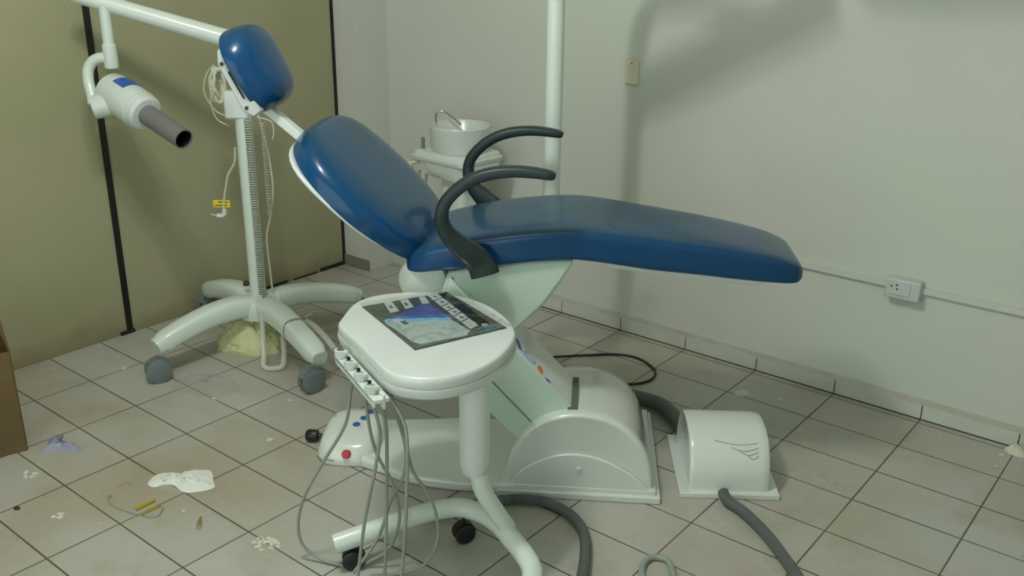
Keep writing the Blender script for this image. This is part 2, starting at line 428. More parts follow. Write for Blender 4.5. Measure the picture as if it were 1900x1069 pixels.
def pad(rows, ntop=1.0, e=5, n=40, crown=0.0):
    """rows: (centre (u,z), normal (du,dz), half width, half thickness, v centre)"""
    bm = BM(); rings = []
    for (cu, cz), (nu, nz), w, t, vc in rows:
        ring = []
        for k in range(n):
            a = 2*math.pi*k/n
            v = sup(math.cos(a), e)*w; h = sup(math.sin(a), e)*t
            if h > 0: h += crown*max(0, 1-(v/w)**2 if w > 1e-5 else 0)*(t/0.045 if t < 0.045 else 1)
            ring.append(CL(cu+nu*h, v+vc, cz+nz*h))
        rings.append(ring)
    return loft(bm, rings)

def dome_pad(c0, d, outline, t, vc=0.0, e_side=5, e_end=5, n=56, back=.006, dens=3):
    '''flat-backed cushion: outline = (s, half width) pairs along d, widest at the back plane'''
    d = V((d[0], d[1])).normalized(); nx, nz = d.y, -d.x
    if nz < 0: nx, nz = -nx, -nz
    O = crom([V((a, b, 0)) for a, b in outline], dens); s0, s1 = O[0].x, O[-1].x; sm, sh = (s0+s1)/2, (s1-s0)/2
    bm = BM(); rings = []
    for p in O:
        q = min(1, abs(p.x-sm)/sh); tf = (1-q**e_end)**(1/2.4) if q < 1 else 0.02
        w = max(p.y, .004); ring = []
        for k in range(n):
            a = 2*math.pi*k/n; c, sn = math.cos(a), math.sin(a)
            if sn >= 0: v = sup(c, e_side)*w; h = -t+2*t*tf*abs(sup(sn, e_side*.62))*(1+.10*(1-(v/w)**2))
            else: v = sup(c, 9)*w; h = -t-back*tf*abs(sup(sn, 4))
            ring.append(CL(c0[0]+d.x*p.x+nx*h, vc+v, c0[1]+d.y*p.x+nz*h))
        rings.append(ring)
    return loft(bm, rings)

# seat and leg rest, one long pad
seat_st = [(-0.52, .652, .672, .15), (-0.512, .640, .700, .168), (-0.48, .640, .716, .185), (-.42, .652, .735, .200), (-.33, .664, .757, .207), (-.22, .680, .777, .205), (-.09, .697, .790, .202), (0.0, .693, .787, .198),
           (.14, .672, .772, .183), (.28, .658, .754, .170), (.40, .645, .735, .158), (.48, .638, .718, .148), (.53, .634, .702, .136), (.555, .634, .690, .122), (.568, .642, .676, .105)]
rows = []
for u, zb, zt, w in seat_st:
    rows.append(((u, (zb+zt)/2), (0, 1), w, (zt-zb)/2, 0.0))
def densify(rows, k=3):
    pts = [V((r[0][0], r[0][1], r[2])) for r in rows]; p2 = [V((r[3], r[4], 0)) for r in rows]; nn = [V((r[1][0], r[1][1], 0)) for r in rows]
    A, B, Cc = crom(pts, k), crom(p2, k), crom(nn, k)
    return [((a.x, a.y), (c.x, c.y), a.z, b.x, b.y) for a, b, c in zip(A, B, Cc)]
obj('seat_and_leg_rest', pad(densify(rows), e=7, n=112, crown=0.003), M['blue'], chair, angle=180)
# backrest
def shell(c0, d, s_c, s_h, w0, t, es, ecr, crown, narrow=0.0, ns=22, exp_t=5):
    d = V((d[0], d[1])).normalized(); nrm = (d.y, -d.x)
    if nrm[1] < 0: nrm = (-nrm[0], -nrm[1])
    rows = []
    for i in range(ns+1):
        q = -math.cos(math.pi*i/ns)*0.999
        k = (1-abs(q)**es)**(1/es)
        s = s_c+q*s_h
        w = w0*k*(1-narrow*max(0, -q)**2)
        tt = t*(1-abs(q)**exp_t)**(1/2.2)
        rows.append(((c0[0]+d.x*s, c0[1]+d.y*s), nrm, max(w, 0.01), max(tt, 0.004), 0.0))
    return rows, nrm
back_out = [(-.004, .02), (-.003, .10), (.000, .155), (.010, .190), (.035, .218), (.09, .255), (.18, .288), (.26, .292), (.33, .280), (.385, .252), (.425, .205), (.450, .148), (.463, .08), (.466, .02)]
obj('backrest', dome_pad((-.472, .697), (-.339, .312), back_out, .037, vc=.030, e_side=6, e_end=8), M['blue'], chair, angle=180)
rows, nb = shell((-.472-.030, .697-.030), (-.339, .312), .236, .222, .262, .008, 3.2, 4, .0, narrow=0.30)
obj('backrest_shell', pad(rows, e=6, n=40), M['white'], chair, angle=60)
# headrest
head_out = [(.008, .02), (.010, .06), (.018, .090), (.036, .112), (.07, .128), (.12, .137), (.165, .138), (.20, .126), (.225, .102), (.240, .07), (.247, .035), (.248, .01)]
head = obj('headrest', dome_pad((-.886, 1.062), (-.2, .385), head_out, .038, vc=.022, e_side=3.2, e_end=4.5), M['blue'], chair, angle=180)
bm = BM(); hd = V((-.2, .385)).normalized(); hn = V((hd.y, -hd.x))
def HP(s, n, v): return CL(-.888+hd.x*s+hn.x*n, v, 1.068+hd.y*s+hn.y*n)
poly = [HP(.010, -.030, -.098), HP(.005, -.055, -.098), HP(.03, -.075, -.098), (HP(.17, -.070, -.098)), HP(.200, -.052, -.098), HP(.205, -.030, -.098)]
add_prism(bm, poly, CV*0.19)
plate = obj('headrest_bracket', bm, M['box'], chair, bevel=0.004, label='pale grey slotted metal bracket')
for s, n in ((.035, -.060), (.165, -.058)):
    bm = BM(); add_lathe(bm, HP(s, n, -.101), [(.005, 0), (.005, .006)], tuple(CV), 12); obj('screw', bm, M['black'], plate)
bm = BM(); add_prism(bm, [HP(.06, -.054, -.101), HP(.06, -.050, -.101), HP(.14, -.050, -.101), HP(.14, -.054, -.101)], CV*0.005); obj('slot', bm, M['dark'], plate)
bm = BM()
bd = V((-.055, .062)).normalized()
def bar(bm, a, b, w, t):
    A, B = CL(a[0], 0, a[1]), CL(b[0], 0, b[1]); d = (B-A).normalized(); n = CV.cross(d)
    loft(bm, [[P+CV*w/2*s1+n*t/2*s2 for s1, s2 in ((-1, -1), (1, -1), (1, 1), (-1, 1))] for P in (A, B)])
bar(bm, (-.74, .893), (-.955, 1.073), .038, .024)
obj('headrest_bar', bm, M['white_paint'], chair, bevel=0.002)
# armrests
arm_path = [(-.108, .950, .012), (-.118, .952, .022), (-.160, .958, .027), (-.215, .960, .029), (-.270, .953, .031), (-.320, .935, .032), (-.362, .905, .033), (-.392, .868, .034), (-.400, .828, .036), (-.386, .786, .044), (-.352, .750, .058), (-.318, .720, .070), (-.298, .690, .078), (-.290, .668, .080)]
for sd in (-1, 1):
    bm = BM(); P = crom([V((u, z, h)) for u, z, h in arm_path], 4)
    rings = []
    for i, p in enumerate(P):
        a = P[max(i-1, 0)]; b = P[min(i+1, len(P)-1)]; t = V((b.x-a.x, b.y-a.y)).normalized(); n = V((-t.y, t.x))
        q = i/(len(P)-1)
        vv = sd*(.272 if q < .6 else .272-.035*min(1, (q-.6)/.3))
        wv = .021 if q < .6 else .021-.005*min(1, (q-.6)/.3)
        if i == 0: wv = .008
        elif i < 5: wv = .008+.013*i/5
        rings.append([CL(p.x+n.x*sup(math.sin(2*math.pi*k/16), 3)*p.z/2, vv+sup(math.cos(2*math.pi*k/16), 3)*wv, p.y+n.y*sup(math.sin(2*math.pi*k/16), 3)*p.z/2) for k in range(16)])
    loft(bm, rings)
    obj('armrest', bm, M['armrest'], chair, angle=60)
# seat support panel, slanted lifting arm
hull = [(-.055, .700), (-.070, .668), (-.089, .636), (-.131, .572), (-.196, .502), (-.27, .43), (-.36, .39), (-.42, .45), (-.43, .55), (-.40, .652), (-.30, .672), (-.18, .69)]
bm = BM(); cprism(bm, hull, -.185, .185)
obj('seat_support', bm, M['mint'], chair, bevel=0.008, label='pale green painted side panel under the seat')
bm = BM(); A = CL(-.475, -.165, .615); add_lathe(bm, A, [(.05, 0), (.066, .006), (.07, .02), (.07, .31), (.066, .324), (.05, .33)], tuple(CV), 36)
obj('hinge_housing', bm, M['white_paint'], chair)
bm = BM(); cprism(bm, [(-.392, .62), (-.386, .64), (-.380, .62)], -.192, -.186); obj('warning_mark', bm, M['black'], chair)
bm = BM(); cprism(bm, [(.02, .690), (.03, .660), (.25, .640), (.455, .622), (.47, .645), (.25, .665)], -.120, .120)
obj('leg_rest_pan', bm, M['white_paint'], chair, bevel=0.006)
armp = [(-.030, .245), (-.39, .640), (-.44, .46), (-.36, .318), (-.19, .140), (-.10, .10)]
bm = BM(); cprism(bm, armp, -.20, -.005)
la = obj('lift_arm', bm, M['mint'], chair, bevel=0.006, label='pale green slanted lifting arm')
bm = BM(); cprism(bm, [(-.150, .205), (-.34, .41), (-.342, .407), (-.152, .202)], -.2016, -.199); cprism(bm, [(-.152, .205), (-.170, .172), (-.167, .172), (-.149, .205)], -.2016, -.199)
obj('panel_seam', bm, M['grey_plastic'], la)
an = V((.74, .675)).normalized()
def AT(s, v, h=0.0): # on the top face of the arm, s from the lower end
    d = V((-.36, .395)).normalized(); return CL(-.030+d.x*s+an.x*h, v, .245+d.y*s+an.y*h)
def decal(bm, pts, h0, h1, mi=0):
    loft(bm, [[AT(s+.045, v-.018, h0) for s, v in pts], [AT(s+.045, v-.018, h1) for s, v in pts]], mi=mi)
def oval(cs, cv, a, b, n=16): return [(cs+a*math.cos(2*math.pi*k/n), cv+b*math.sin(2*math.pi*k/n)) for k in range(n)]
bm = BM(); loft(bm, [[AT(s_, v_, -.002) for s_, v_ in ((.01, -.197), (.50, -.197), (.50, -.008), (.01, -.008))], [AT(s_, v_, .0005) for s_, v_ in ((.01, -.197), (.50, -.197), (.50, -.008), (.01, -.008))]]); obj('arm_top_cover', bm, M['cover'], la, smooth=False, label='glossy white strip on top of the arm')
bm = BM(); decal(bm, oval(.118, -.155, .012, .022), 0, .0012, 0); decal(bm, oval(.165, -.15, .026, .017), 0, .0012, 1)
decal(bm, oval(.163, -.152, .017, .010), .0012, .002, 2); decal(bm, [(.072, -.17), (.082, -.16), (.098, -.172), (.09, -.18)], 0, .0012, 3)
decal(bm, [(.195, -.16), (.215, -.12), (.23, -.125), (.212, -.165)], 0, .0012, 4)
obj('logo_print', bm, [M['orange'], M['lightblue'], M['white'], M['blue_plain'], M['blue_plain']], la, smooth=False)
# base cover, its flange and raised front panel
def arch(h, w, cu=-.020, n=28, z0=.012, e=2.25):
    return [(cu+w*sup(math.cos(math.pi*k/n), e), z0+(h-z0)*sup(math.sin(math.pi*k/n), e)) for k in range(n+1)]
bm = BM(); rings = []
for v, h, w in [(-.236, .250, .196), (-.238, .256, .204), (-.234, .262, .211), (-.222, .265, .214), (-.19, .262, .212), (-.05, .255, .210), (.10, .242, .207), (.155, .232, .203), (.175, .22, .196), (.182, .20, .18)]:
    rings.append([CL(u, v, z) for u, z in arch(h, w)])
loft(bm, rings)
cov = obj('base_cover', bm, M['cover'], chair, angle=70)
bm = BM(); inner = [(-.222, .03)]+[(-.222+.404*k/16, .03+.112*math.sin(math.pi*(k/16)**.92)**.72) for k in range(1, 16)]+[(.184, .034)]
add_prism(bm, [CL(u, -.236, z) for u, z in inner], CV*(-.010))
obj('front_panel', bm, M['cover'], cov, bevel=0.004, segs=3)
bm = BM(); add_lathe(bm, CL(-.02, -.246, .095), [(.007, 0), (.007, -.003), (.004, -.005)], tuple(CV), 14); obj('bolt_cap', bm, M['white'], cov)
bm = BM(); cbox(bm, (-.020, .005, .011), (.47, .53, .022)); cbox(bm, (-.020, .005, .028), (.445, .505, .018))
obj('base_flange', bm, M['cover'], chair, bevel=0.004)
bm = BM(); cprism(bm, [(-.058, .215), (-.058, .2665), (-.030, .2665), (-.030, .215)], -.205, -.002)
obj('arm_slot_shade', bm, M['slot'], cov, smooth=False)  # solid dark block, paints the shade inside the gap beside the arm
# foot plate and pedal unit
bm = BM(); pl = [(-.68, -.150), (-.60, -.185), (-.55, -.215), (-.46, -.240), (-.37, -.252), (-.2, -.252), (-.2, .150), (-.40, .150), (-.50, .13), (-.68, .10)]
add_prism(bm, [CL(u, v, 0.0) for u, v in pl], CZ*.034)
obj('base_plate', bm, M['cover'], chair, bevel=0.010, segs=3)
bm = BM(); rings = []
for z, a, b, du in [(0, .108, .118, 0), (.010, .110, .121, 0), (.03, .108, .118, 0), (.055, .102, .112, .002), (.074, .094, .102, .004), (.084, .080, .088, .006), (.088, .055, .06, .008), (.089, .01, .01, .008)]:
    rings.append([CL(-.730+du+a*.93*sup(math.cos(2*math.pi*k/36), 3.2), -.030+b*sup(math.sin(2*math.pi*k/36), 3.0), z*.94*(1+.22*sup(math.sin(2*math.pi*k/36), 3.0)*b/.118)) for k in range(36)])
loft(bm, rings); ped = obj('foot_control', bm, M['cover'], chair, angle=180, label='glossy white foot control with blue and red buttons')
M['pedal_blue'] = M['blue_plain']
for u, v, z in ((-.690, .038, .0915), (-.700, .003, .0868), (-.716, -.032, .0825)):
    bm = BM(); add_lathe(bm, CL(u, v, z-.004), [(.0125, 0), (.0125, .006), (.009, .0085)], (0, 0, 1), 18); obj('blue_button', bm, M['blue_plain'], ped, label='small blue button')
bm = BM(); a0 = CL(-.722, -.138, .038); add_lathe(bm, a0, [(.0135, .0), (.0135, -.014), (.011, -.017)], tuple((CV+CZ*-.55).normalized()), 24); obj('red_button', bm, M['red'], ped, label='round red button')
bm = BM(); sw = [(-.655, .045), (-.664, .010), (-.685, -.030), (-.696, -.050), (-.690, -.020), (-.676, .015)]
add_prism(bm, [CL(u-.006, v-.006, .0836+v*.12) for u, v in sw], CZ*.0022); obj('leaf_print', bm, M['lightblue'], ped, smooth=False)
for u, v in ((-.715, .012), (-.738, -.022), (-.775, .01), (-.76, .045)):
    bm = BM(); u -= .016; z_ = .0830+v*.12; add_prism(bm, [CL(u-.007, v-.001, z_), CL(u+.007, v-.001, z_), CL(u+.007, v+.001, z_), CL(u+.001, v+.001, z_), CL(u+.001, v+.006, z_), CL(u-.001, v+.006, z_), CL(u-.001, v+.001, z_), CL(u-.007, v+.001, z_)], CZ*.002)
    obj('arrow_mark', bm, M['grey_plastic'], ped, smooth=False)
bm = BM(); add_lathe(bm, CL(-.862, -.006, .021), [(.008, -.05), (.008, -.014), (.017, -.012), (.0195, -.004), (.0195, .018), (.014, .026)], tuple(-CU), 20); obj('pedal_knob', bm, M['black'], ped, label='black knob')
for a, b, z in (((-.826, -.10), (-.80, -.140), .006), ((-.80, -.145), (-.76, -.150), .016), ((-.640, -.150), (-.612, -.160), .024)):
    bm = BM(); A, B = CL(a[0], a[1]-.003, z), CL(b[0], b[1]-.003, z+.004); add_tube(bm, [A, (A+B)/2+V((0, 0, .004)), B], .0016, 6)
    obj('cover_joint', bm, M['grey_plastic'], ped)

# ------------------------------------------------------------------ lamp column fixed to the far side of the chair (its head is above the picture)
t = chair
PX, PY = 1.607, .99
bm = BM(); add_tube(bm, [(PX, PY, .53), (PX, PY, .8), (PX, PY, 1.2), (PX, PY, 1.54), (PX+.02, PY-.004, 1.63), (PX+.08, PY-.02, 1.68), (PX+.22, PY-.06, 1.695), (PX+.40, PY-.11, 1.695)], .0275, 20, 8); pole = obj('lamp_pole', bm, M['white_paint'], t, label='tall white round lamp pole')
bm = BM(); q0 = CL(-.15, .16, .60); q1 = V((PX, PY, .60)); d = (q1-q0); n_ = V((-d.y, d.x, 0)).normalized()*.03
add_prism(bm, [q0-n_+V((0, 0, -.02)), q1-n_+V((0, 0, -.02)), q1-n_+V((0, 0, .02)), q0-n_+V((0, 0, .02))], n_*2); obj('pole_bracket', bm, M['white_paint'], t, bevel=.004)
bm = BM(); add_tube(bm, [(PX+.01, PY-.005, 1.43), (PX+.12, PY-.03, 1.50), (PX+.28, PY-.06, 1.61), (PX+.48, PY-.08, 1.74)], .058, 20, 6); obj('lamp_arm', bm, M['white_paint'], pole)
bm = BM(); add_box(bm, (PX+.70, PY-.10, 1.83), (.34, .10, .14)); obj('lamp_head', bm, M['white'], pole, bevel=0.02)

# ------------------------------------------------------------------ connection box beside the chair
ang = math.radians(36.5); E1 = V((math.cos(ang), math.sin(ang), 0)); E2 = V((-math.sin(ang), math.cos(ang), 0)); BC = V((2.325, .918, 0))
def BL(a, b, z): return BC+E1*a+E2*b+V((0, 0, z))
RB = Matrix((E1, E2, V((0, 0, 1)))).transposed()
t = thing('connection_box', 'small glossy white barrel-topped box on a flat flange, right of the chair base', 'junction box', tuple(BC))
bm = BM(); add_box(bm, BL(0, 0, .009), (.287, .345, .018), RB); obj('flange', bm, M['cover'], t, bevel=0.003)
bm = BM(); rings = []
for a, k in [(-.112, .93), (-.116, .965), (-.113, .99), (-.104, 1.0), (.090, 1.0), (.110, .985), (.114, .955), (.110, .93)]:
    rings.append([BL(a, -.004+.152*k*sup(math.cos(math.pi*i/24), 2.5), .016+(.158*k)*sup(math.sin(math.pi*i/24), 2.3)) for i in range(25)])
loft(bm, rings); cv_ = obj('cover', bm, M['cover'], t, angle=70)
bm = BM()
def on_barrel(a, ph, off=.0008):
    return BL(a, -.004-(.152+off)*sup(math.cos(ph), 2.5), .016+(.158+off)*sup(math.sin(ph), 2.3))
for j in range(4):
    pts = [on_barrel(-.045+.03*j+(.125-.03*j)*q, .98-.10*j-.14*math.sin(math.pi*q*.85)*(1 if j else .6)+.02*j) for q in [k/10 for k in range(11)]]
    if j: pts = pts[2:]
    add_tube(bm, pts, .0010, 6, 2)
obj('wave_emboss', bm, M['emboss'], cv_, label='thin embossed wave lines')

# hoses on the floor
def tubeobj(name, pts, r, m, label, cat, n=12, seg=10, ribs=0, group=None):
    bm = BM(); add_tube(bm, pts, r, n, seg, ribs=ribs)
    o = obj(name, bm, m, angle=60); tag(o, label, cat, group); return o
tubeobj('corrugated_hose', [(2.410, .768, .024), (2.440, .742, .018), (2.493, .725, .017), (2.585, .670, .016), (2.67, .600, .016), (2.745, .530, .016), (2.84, .41, .016)], .0155, M['hose_dark'], 'dark grey thick hose from the front of the white connection box across the floor', 'hose', 14, 20, .03)
tubeobj('corrugated_hose', [(1.83, .15, .018), (1.885, .25, .018), (1.945, .335, .018), (1.985, .375, .018), (2.045, .405, .018), (2.13, .400, .018), (2.21, .355, .018), (2.275, .27, .018), (2.33, .17, .018), (2.38, .06, .018)], .0145, M['hose_dark'], 'ribbed grey hose curling on the floor in front of the chair base', 'hose', 14, 26, .06)
tubeobj('corrugated_hose', [(1.86, 1.10, .03), (1.93, 1.115, .03), (2.00, 1.115, .030), (2.07, 1.075, .030), (2.14, 1.01, .04)], .025, M['hose_dark'], 'short dark grey hose joining the chair base to the white connection box', 'hose', 14, 14, .03)
tubeobj('power_cable', [(1.464, 1.227, .012), (1.531, 1.322, .006), (1.637, 1.425, .005), (1.727, 1.437, .005), (1.816, 1.387, .005), (1.845, 1.32, .005), (1.833, 1.264, .005), (1.799, 1.217, .006)], .0045, M['black'], 'thin black cable looping on the floor behind the chair base', 'cable', 8)
tubeobj('hose_offcut', [(2.47, .27, .008), (2.422, .31, .008), (2.400, .355, .008), (2.405, .392, .008), (2.440, .404, .008), (2.474, .372, .008), (2.53, .30, .008)], .008, M['hose'], 'small loop of thin grey hose on the floor at the bottom edge', 'hose', 10)

# ------------------------------------------------------------------ instrument cart
cart = thing('instrument_cart', 'white dental instrument cart with rounded tray top, bent tube legs and black castors', 'cart', (2.05, .03, 0))
out = [(1.714, -.031), (1.677, .009), (1.621, .110), (1.631, .199), (1.708, .287), (1.794, .323), (1.880, .325), (1.955, .303), (2.03, .262), (2.091, .202), (2.134, .10), (2.143, .0), (2.115, -.085), (2.060, -.130), (2.000, -.140), (1.918, -.110), (1.815, -.068)]
oc = V((sum(p[0] for p in out)/len(out), sum(p[1] for p in out)/len(out), 0))
def oring(sc, z, ex=0):
    P = crom([V((p[0], p[1], 0)) for p in out], 5, closed=True)
    r = []
    for p in P:
        d = (p-oc); q = oc+d*sc+(d.normalized()*ex); r.append(V((q.x, q.y, z)))
    return r
bm = BM()
loft(bm, [oring(.80, .549, 0), oring(.93, .550), oring(.98, .553), oring(.992, .559), oring(1.004, .572), oring(1.0, .578)])
tray = obj('tray_body', bm, M['white'], cart, angle=50)
bm = BM()
loft(bm, [oring(.97, .576), oring(.992, .579), oring(.997, .583), oring(.993, .596), oring(.986, .6025), oring(.975, .6056), oring(.955, .6064), oring(.5, .6065)])
obj('tray_top', bm, M['white'], cart, angle=50)
# column and bent tube base
bm = BM(); cx_, cy_ = 2.088, 0.052
add_lathe(bm, (cx_, cy_, .295), [(.022, 0), (.030, .004), (.0355, .02), (.0365, .05), (.0365, .265)], n=36); obj('column', bm, M['white'], cart)
bm = BM(); add_tube(bm, [(cx_+.002, cy_+.004, .34), (2.095, .070, .25), (2.108, .100, .18), (2.124, .138, .108)], .0225, 18, 6); obj('column_tube', bm, M['white_paint'], cart)
bm = BM(); add_tube(bm, [(1.806, -.162, .078), (1.838, -.105, .088), (1.868, -.040, .095), (1.897, .030, .100), (1.928, .090, .103), (1.970, .135, .104), (2.030, .150, .103), (2.090, .143, .101), (2.150, .120, .097), (2.213, .095, .090), (2.262, .062, .085), (2.290, .01, .08), (2.30, -.06, .078), (2.30, -.15, .078)], .0255, 20, 5); obj('base_tube', bm, M['white_paint'], cart)
def caster(parent, x, y, r, top, m, gap=.004, w=.016, ang=0.6, name='caster', stem=.005):
    c = V((x, y, r)); ax = V((math.cos(ang), math.sin(ang), 0))
    bm = BM(); add_lathe(bm, (x, y, r*1.2), [(stem, 0), (stem, top-r*1.2)], n=12)
    hood = bm
    for s in (-1, 1):
        add_lathe(bm, c+ax*s*gap, [(r*.35, 0), (r*.85, s*.001), (r, s*w*.25), (r, s*w*.8), (r*.8, s*w), (r*.3, s*w*1.02)], tuple(ax), 24)
    add_lathe(bm, c-ax*(gap+w*.3), [(r*.55, 0), (r*.55, 2*(gap+w*.3))], tuple(ax), 20)
    # hood over the wheels
    side = V((0, 0, 1)).cross(ax)
    for k in range(6):
        a0 = math.radians(20+25*k)
        add_box(bm, c+side*math.cos(a0)*r*1.02+V((0, 0, math.sin(a0)*r*1.02)), (gap*2+w*.9, r*.46, r*.10), Matrix((ax, (V((0, 0, 1))*math.cos(a0)-side*math.sin(a0)), side*math.cos(a0)+V((0, 0, 1))*math.sin(a0))).transposed())
    return obj(name, bm, m, parent)
caster(cart, 1.832, -.124, .028, .072, M['black'], ang=-.75)
caster(cart, 1.972, .140, .028, .088, M['black'], ang=-.45)
caster(cart, 2.262, .060, .027, .068, M['black'], ang=.8)
caster(cart, 2.300, -.130, .027, .062, M['black'], ang=.3)
# handpiece holder
bm = BM()
ha, hb = V((1.770, -.066, .568)), V((2.016, -.170, .568)); hdir = (hb-ha).normalized(); hout = V((hdir.y, -hdir.x, 0))
RH = Matrix((hdir, hout, V((0, 0, 1)))).transposed()
hc = (ha+hb)/2; L_ = (hb-ha).length
add_box(bm, hc-hout*.002+V((0, 0, -.020)), (L_, .006, .036), RH)
add_box(bm, hc+hout*.004+V((0, 0, -.016)), (L_, .038, .010), RH)
add_box(bm, hc+hout*.021+V((0, 0, -.020)), (L_, .004, .020), RH)
holder = obj('handpiece_holder', bm, M['white_paint'], cart, bevel=0.0015)
for q in (.05, .31, .57, .84):
    p = ha.lerp(hb, q)+hout*.012
    bm = BM(); pts = [p+(hdir*math.cos(a)+hout*math.sin(a))*.0125 for a in [math.radians(-60+20*k) for k in range(12)]]
    rings = []
    for i, c in enumerate(pts):
        d = (c-p).normalized()
        rings.append([c+d*.0028+V((0, 0, .010)), c-d*.0028+V((0, 0, .010)), c-d*.0028-V((0, 0, .010)), c+d*.0028-V((0, 0, .010))])
    loft(bm, rings); obj('holder_fork', bm, M['white'], holder, bevel=0.0008, smooth=False)
    bm = BM(); add_box(bm, p+hdir*.016-hout*.006+V((0, 0, .006)), (.009, .014, .008), RH); obj('fork_tab', bm, M['white'], holder, bevel=0.001, smooth=False)
    if q > .2:
        bm = BM(); add_tube(bm, [p+V((0, 0, .006)), p+V((0, 0, -.028))], .0085, 14, 2); obj('rubber_insert', bm, M['hose'], holder)
        bm = BM(); add_lathe(bm, p-hdir*.012+V((0, 0, .004)), [(.0050, 0), (.0050, .008)], (0, 0, 1), 14); obj('dark_socket', bm, M['black'], holder)
hoses = [
 [(1.83, -.092, .538), (1.823, -.098, .48), (1.809, -.109, .393), (1.758, -.15, .279), (1.72, -.18, .185), (1.705, -.192, .105), (1.715, -.187, .045), (1.76, -.165, .012), (1.84, -.136, .010)],
 [(1.862, -.09, .538), (1.877, -.091, .409), (1.889, -.08, .328), (1.913, -.061, .26), (1.925, -.052, .199), (1.926, -.051, .136), (1.903, -.07, .056), (1.855, -.11, .012)],
 [(1.93, -.08, .54), (1.958, -.062, .425), (1.975, -.048, .308), (2.0, -.028, .249), (2.017, -.014, .188), (2.021, -.011, .11), (1.997, -.031, .037), (1.95, -.075, .010), (1.90, -.13, .010)],
 [(1.945, -.103, .545), (1.969, -.089, .469), (1.984, -.077, .383), (1.98, -.08, .31), (1.953, -.101, .235), (1.925, -.124, .127), (1.88, -.168, .03)],
 [(1.955, -.133, .55), (1.97, -.124, .469), (1.97, -.124, .37), (1.962, -.13, .147), (1.957, -.136, .03)],
 [(1.96, -.16, .548), (1.98, -.152, .457), (1.971, -.159, .372), (1.957, -.171, .286), (1.943, -.182, .197), (1.927, -.194, .06), (1.92, -.2, .02)],
 [(1.99, -.13, .545), (2.03, -.125, .487), (2.045, -.130, .432), (2.046, -.136, .334), (2.04, -.14, .217), (2.03, -.148, .083), (2.02, -.16, .02)]]
for h in hoses:
    bm = BM(); add_tube(bm, h, .0042, 10, 7); obj('instrument_hose', bm, M['hose'], cart)

# brochure in clear plastic lying on the tray
mc = [V((1.652, .108, 0)), V((1.750, .340, 0)), V((2.035, .242, 0)), V((1.953, -.006, 0))]   # left, back, right, front corners
def Q(a, b, z): # a: left->front edge direction, b: left->back direction
    p = (mc[0]*(1-a)+mc[3]*a)*(1-b)+(mc[1]*(1-a)+mc[2]*a)*b
    return V((p.x, p.y, z))
t = thing('brochure', 'glossy blue and grey printed brochure in clear plastic lying on the white cart tray', 'brochure', tuple(Q(.5, .5, .607)))
pm = {'dark': mat('print_dark_green_grey', (0.055, 0.07, 0.062), .35), 'black': mat('print_black', (.008, .010, .009), .35), 'w': mat('print_white', (.50, .54, .51), .4),
      'violet': mat('print_violet', (.085, .095, .30), .35), 'blue': mat('print_blue', (.05, .15, .42), .35), 'sky': mat('print_sky_blue', (.22, .46, .62), .35),
      'pale': mat('print_pale', (.38, .47, .45), .35), 'brown': mat('print_brown_grey', (.105, .09, .065), .35), 'teal': mat('print_teal', (.03, .13, .15), .4), 'lilac': mat('print_lilac', (.45, .40, .46), .4), 'ink': mat('print_ink', (.06, .09, .14), .4)}
shapes = [
 ('dark', [(1.667, .0915), (1.7615, .3152), (2.0426, .2253), (1.9647, -.0171)]),
 ('w', [(1.6897, .1468), (1.7001, .1661), (1.7646, .13), (1.7549, .1069)]), ('w', [(1.7117, .1864), (1.7211, .2051), (1.7716, .176), (1.7655, .1506)]), ('w', [(1.7315, .2352), (1.7379, .2514), (1.7837, .2221), (1.7779, .2017)]),
 ('violet', [(1.7774, .1116), (1.7746, .2092), (1.7853, .2184), (1.8574, .1946), (1.8595, .1721), (1.7926, .1004)]),
 ('blue', [(1.7766, .082), (1.7874, .1056), (1.857, .1748), (1.8574, .1946), (1.8947, .1782), (1.7953, .0602)]),
 ('sky', [(1.7794, .0607), (1.7798, .0752), (1.8923, .1809), (1.9175, .1693), (1.8059, .0462)]),
 ('pale', [(1.7943, .0501), (1.9151, .172), (1.9873, .1511), (2.0013, .1234), (1.9543, .0152), (1.9289, .0103), (1.8478, .0366)]),
 ('w', [(1.7405, .2591), (1.749, .288), (1.9831, .1883), (1.9806, .1588)]), ('black', [(1.7512, .2899), (1.7604, .3143), (1.9878, .22), (1.9895, .1891)]),
 ('brown', [(1.7693, .311), (2.0341, .2272), (2.0362, .2018), (1.9868, .2191)]), ('teal', [(1.9927, .1873), (1.9989, .211), (2.0332, .1992), (2.027, .1716)]),
 ('lilac', [(1.9791, .2032), (1.9893, .212), (2.0014, .2039), (1.9925, .1917)]), ('w', [(1.7896, .0788), (1.7998, .0971), (1.8631, .0904), (1.8576, .0584)]), ('ink', [(1.8152, .0819), (1.8229, .0931), (1.846, .085), (1.8408, .0714)])]
# dark bars between the blocks of the white band, and small unreadable marks in the blocks
A0, B0, A1, B1 = V((1.7405, .2591, 0)), V((1.749, .288, 0)), V((1.9806, .1588, 0)), V((1.9831, .1883, 0))
for q in (.16, .34, .48, .63, .80):
    a, b, c, d = A0.lerp(A1, q), B0.lerp(B1, q-.03), B0.lerp(B1, q-.012), A0.lerp(A1, q+.018)
    shapes.append(('dark', [(p.x, p.y) for p in (a, b, c, d)]))
for q in (.08, .25, .42, .56, .72):
    c = A0.lerp(A1, q).lerp(B0.lerp(B1, q), .5); shapes.append(('ink', [(c.x-.008, c.y-.001), (c.x-.002, c.y+.005), (c.x+.007, c.y+.001), (c.x+.001, c.y-.004)]))
for cxy in ((1.727, .138), (1.742, .178)): shapes.append(('ink', [(cxy[0]-.010, cxy[1]), (cxy[0]-.007, cxy[1]+.007), (cxy[0]+.010, cxy[1]-.003), (cxy[0]+.007, cxy[1]-.009)]))
keys = list(pm); bm = BM()
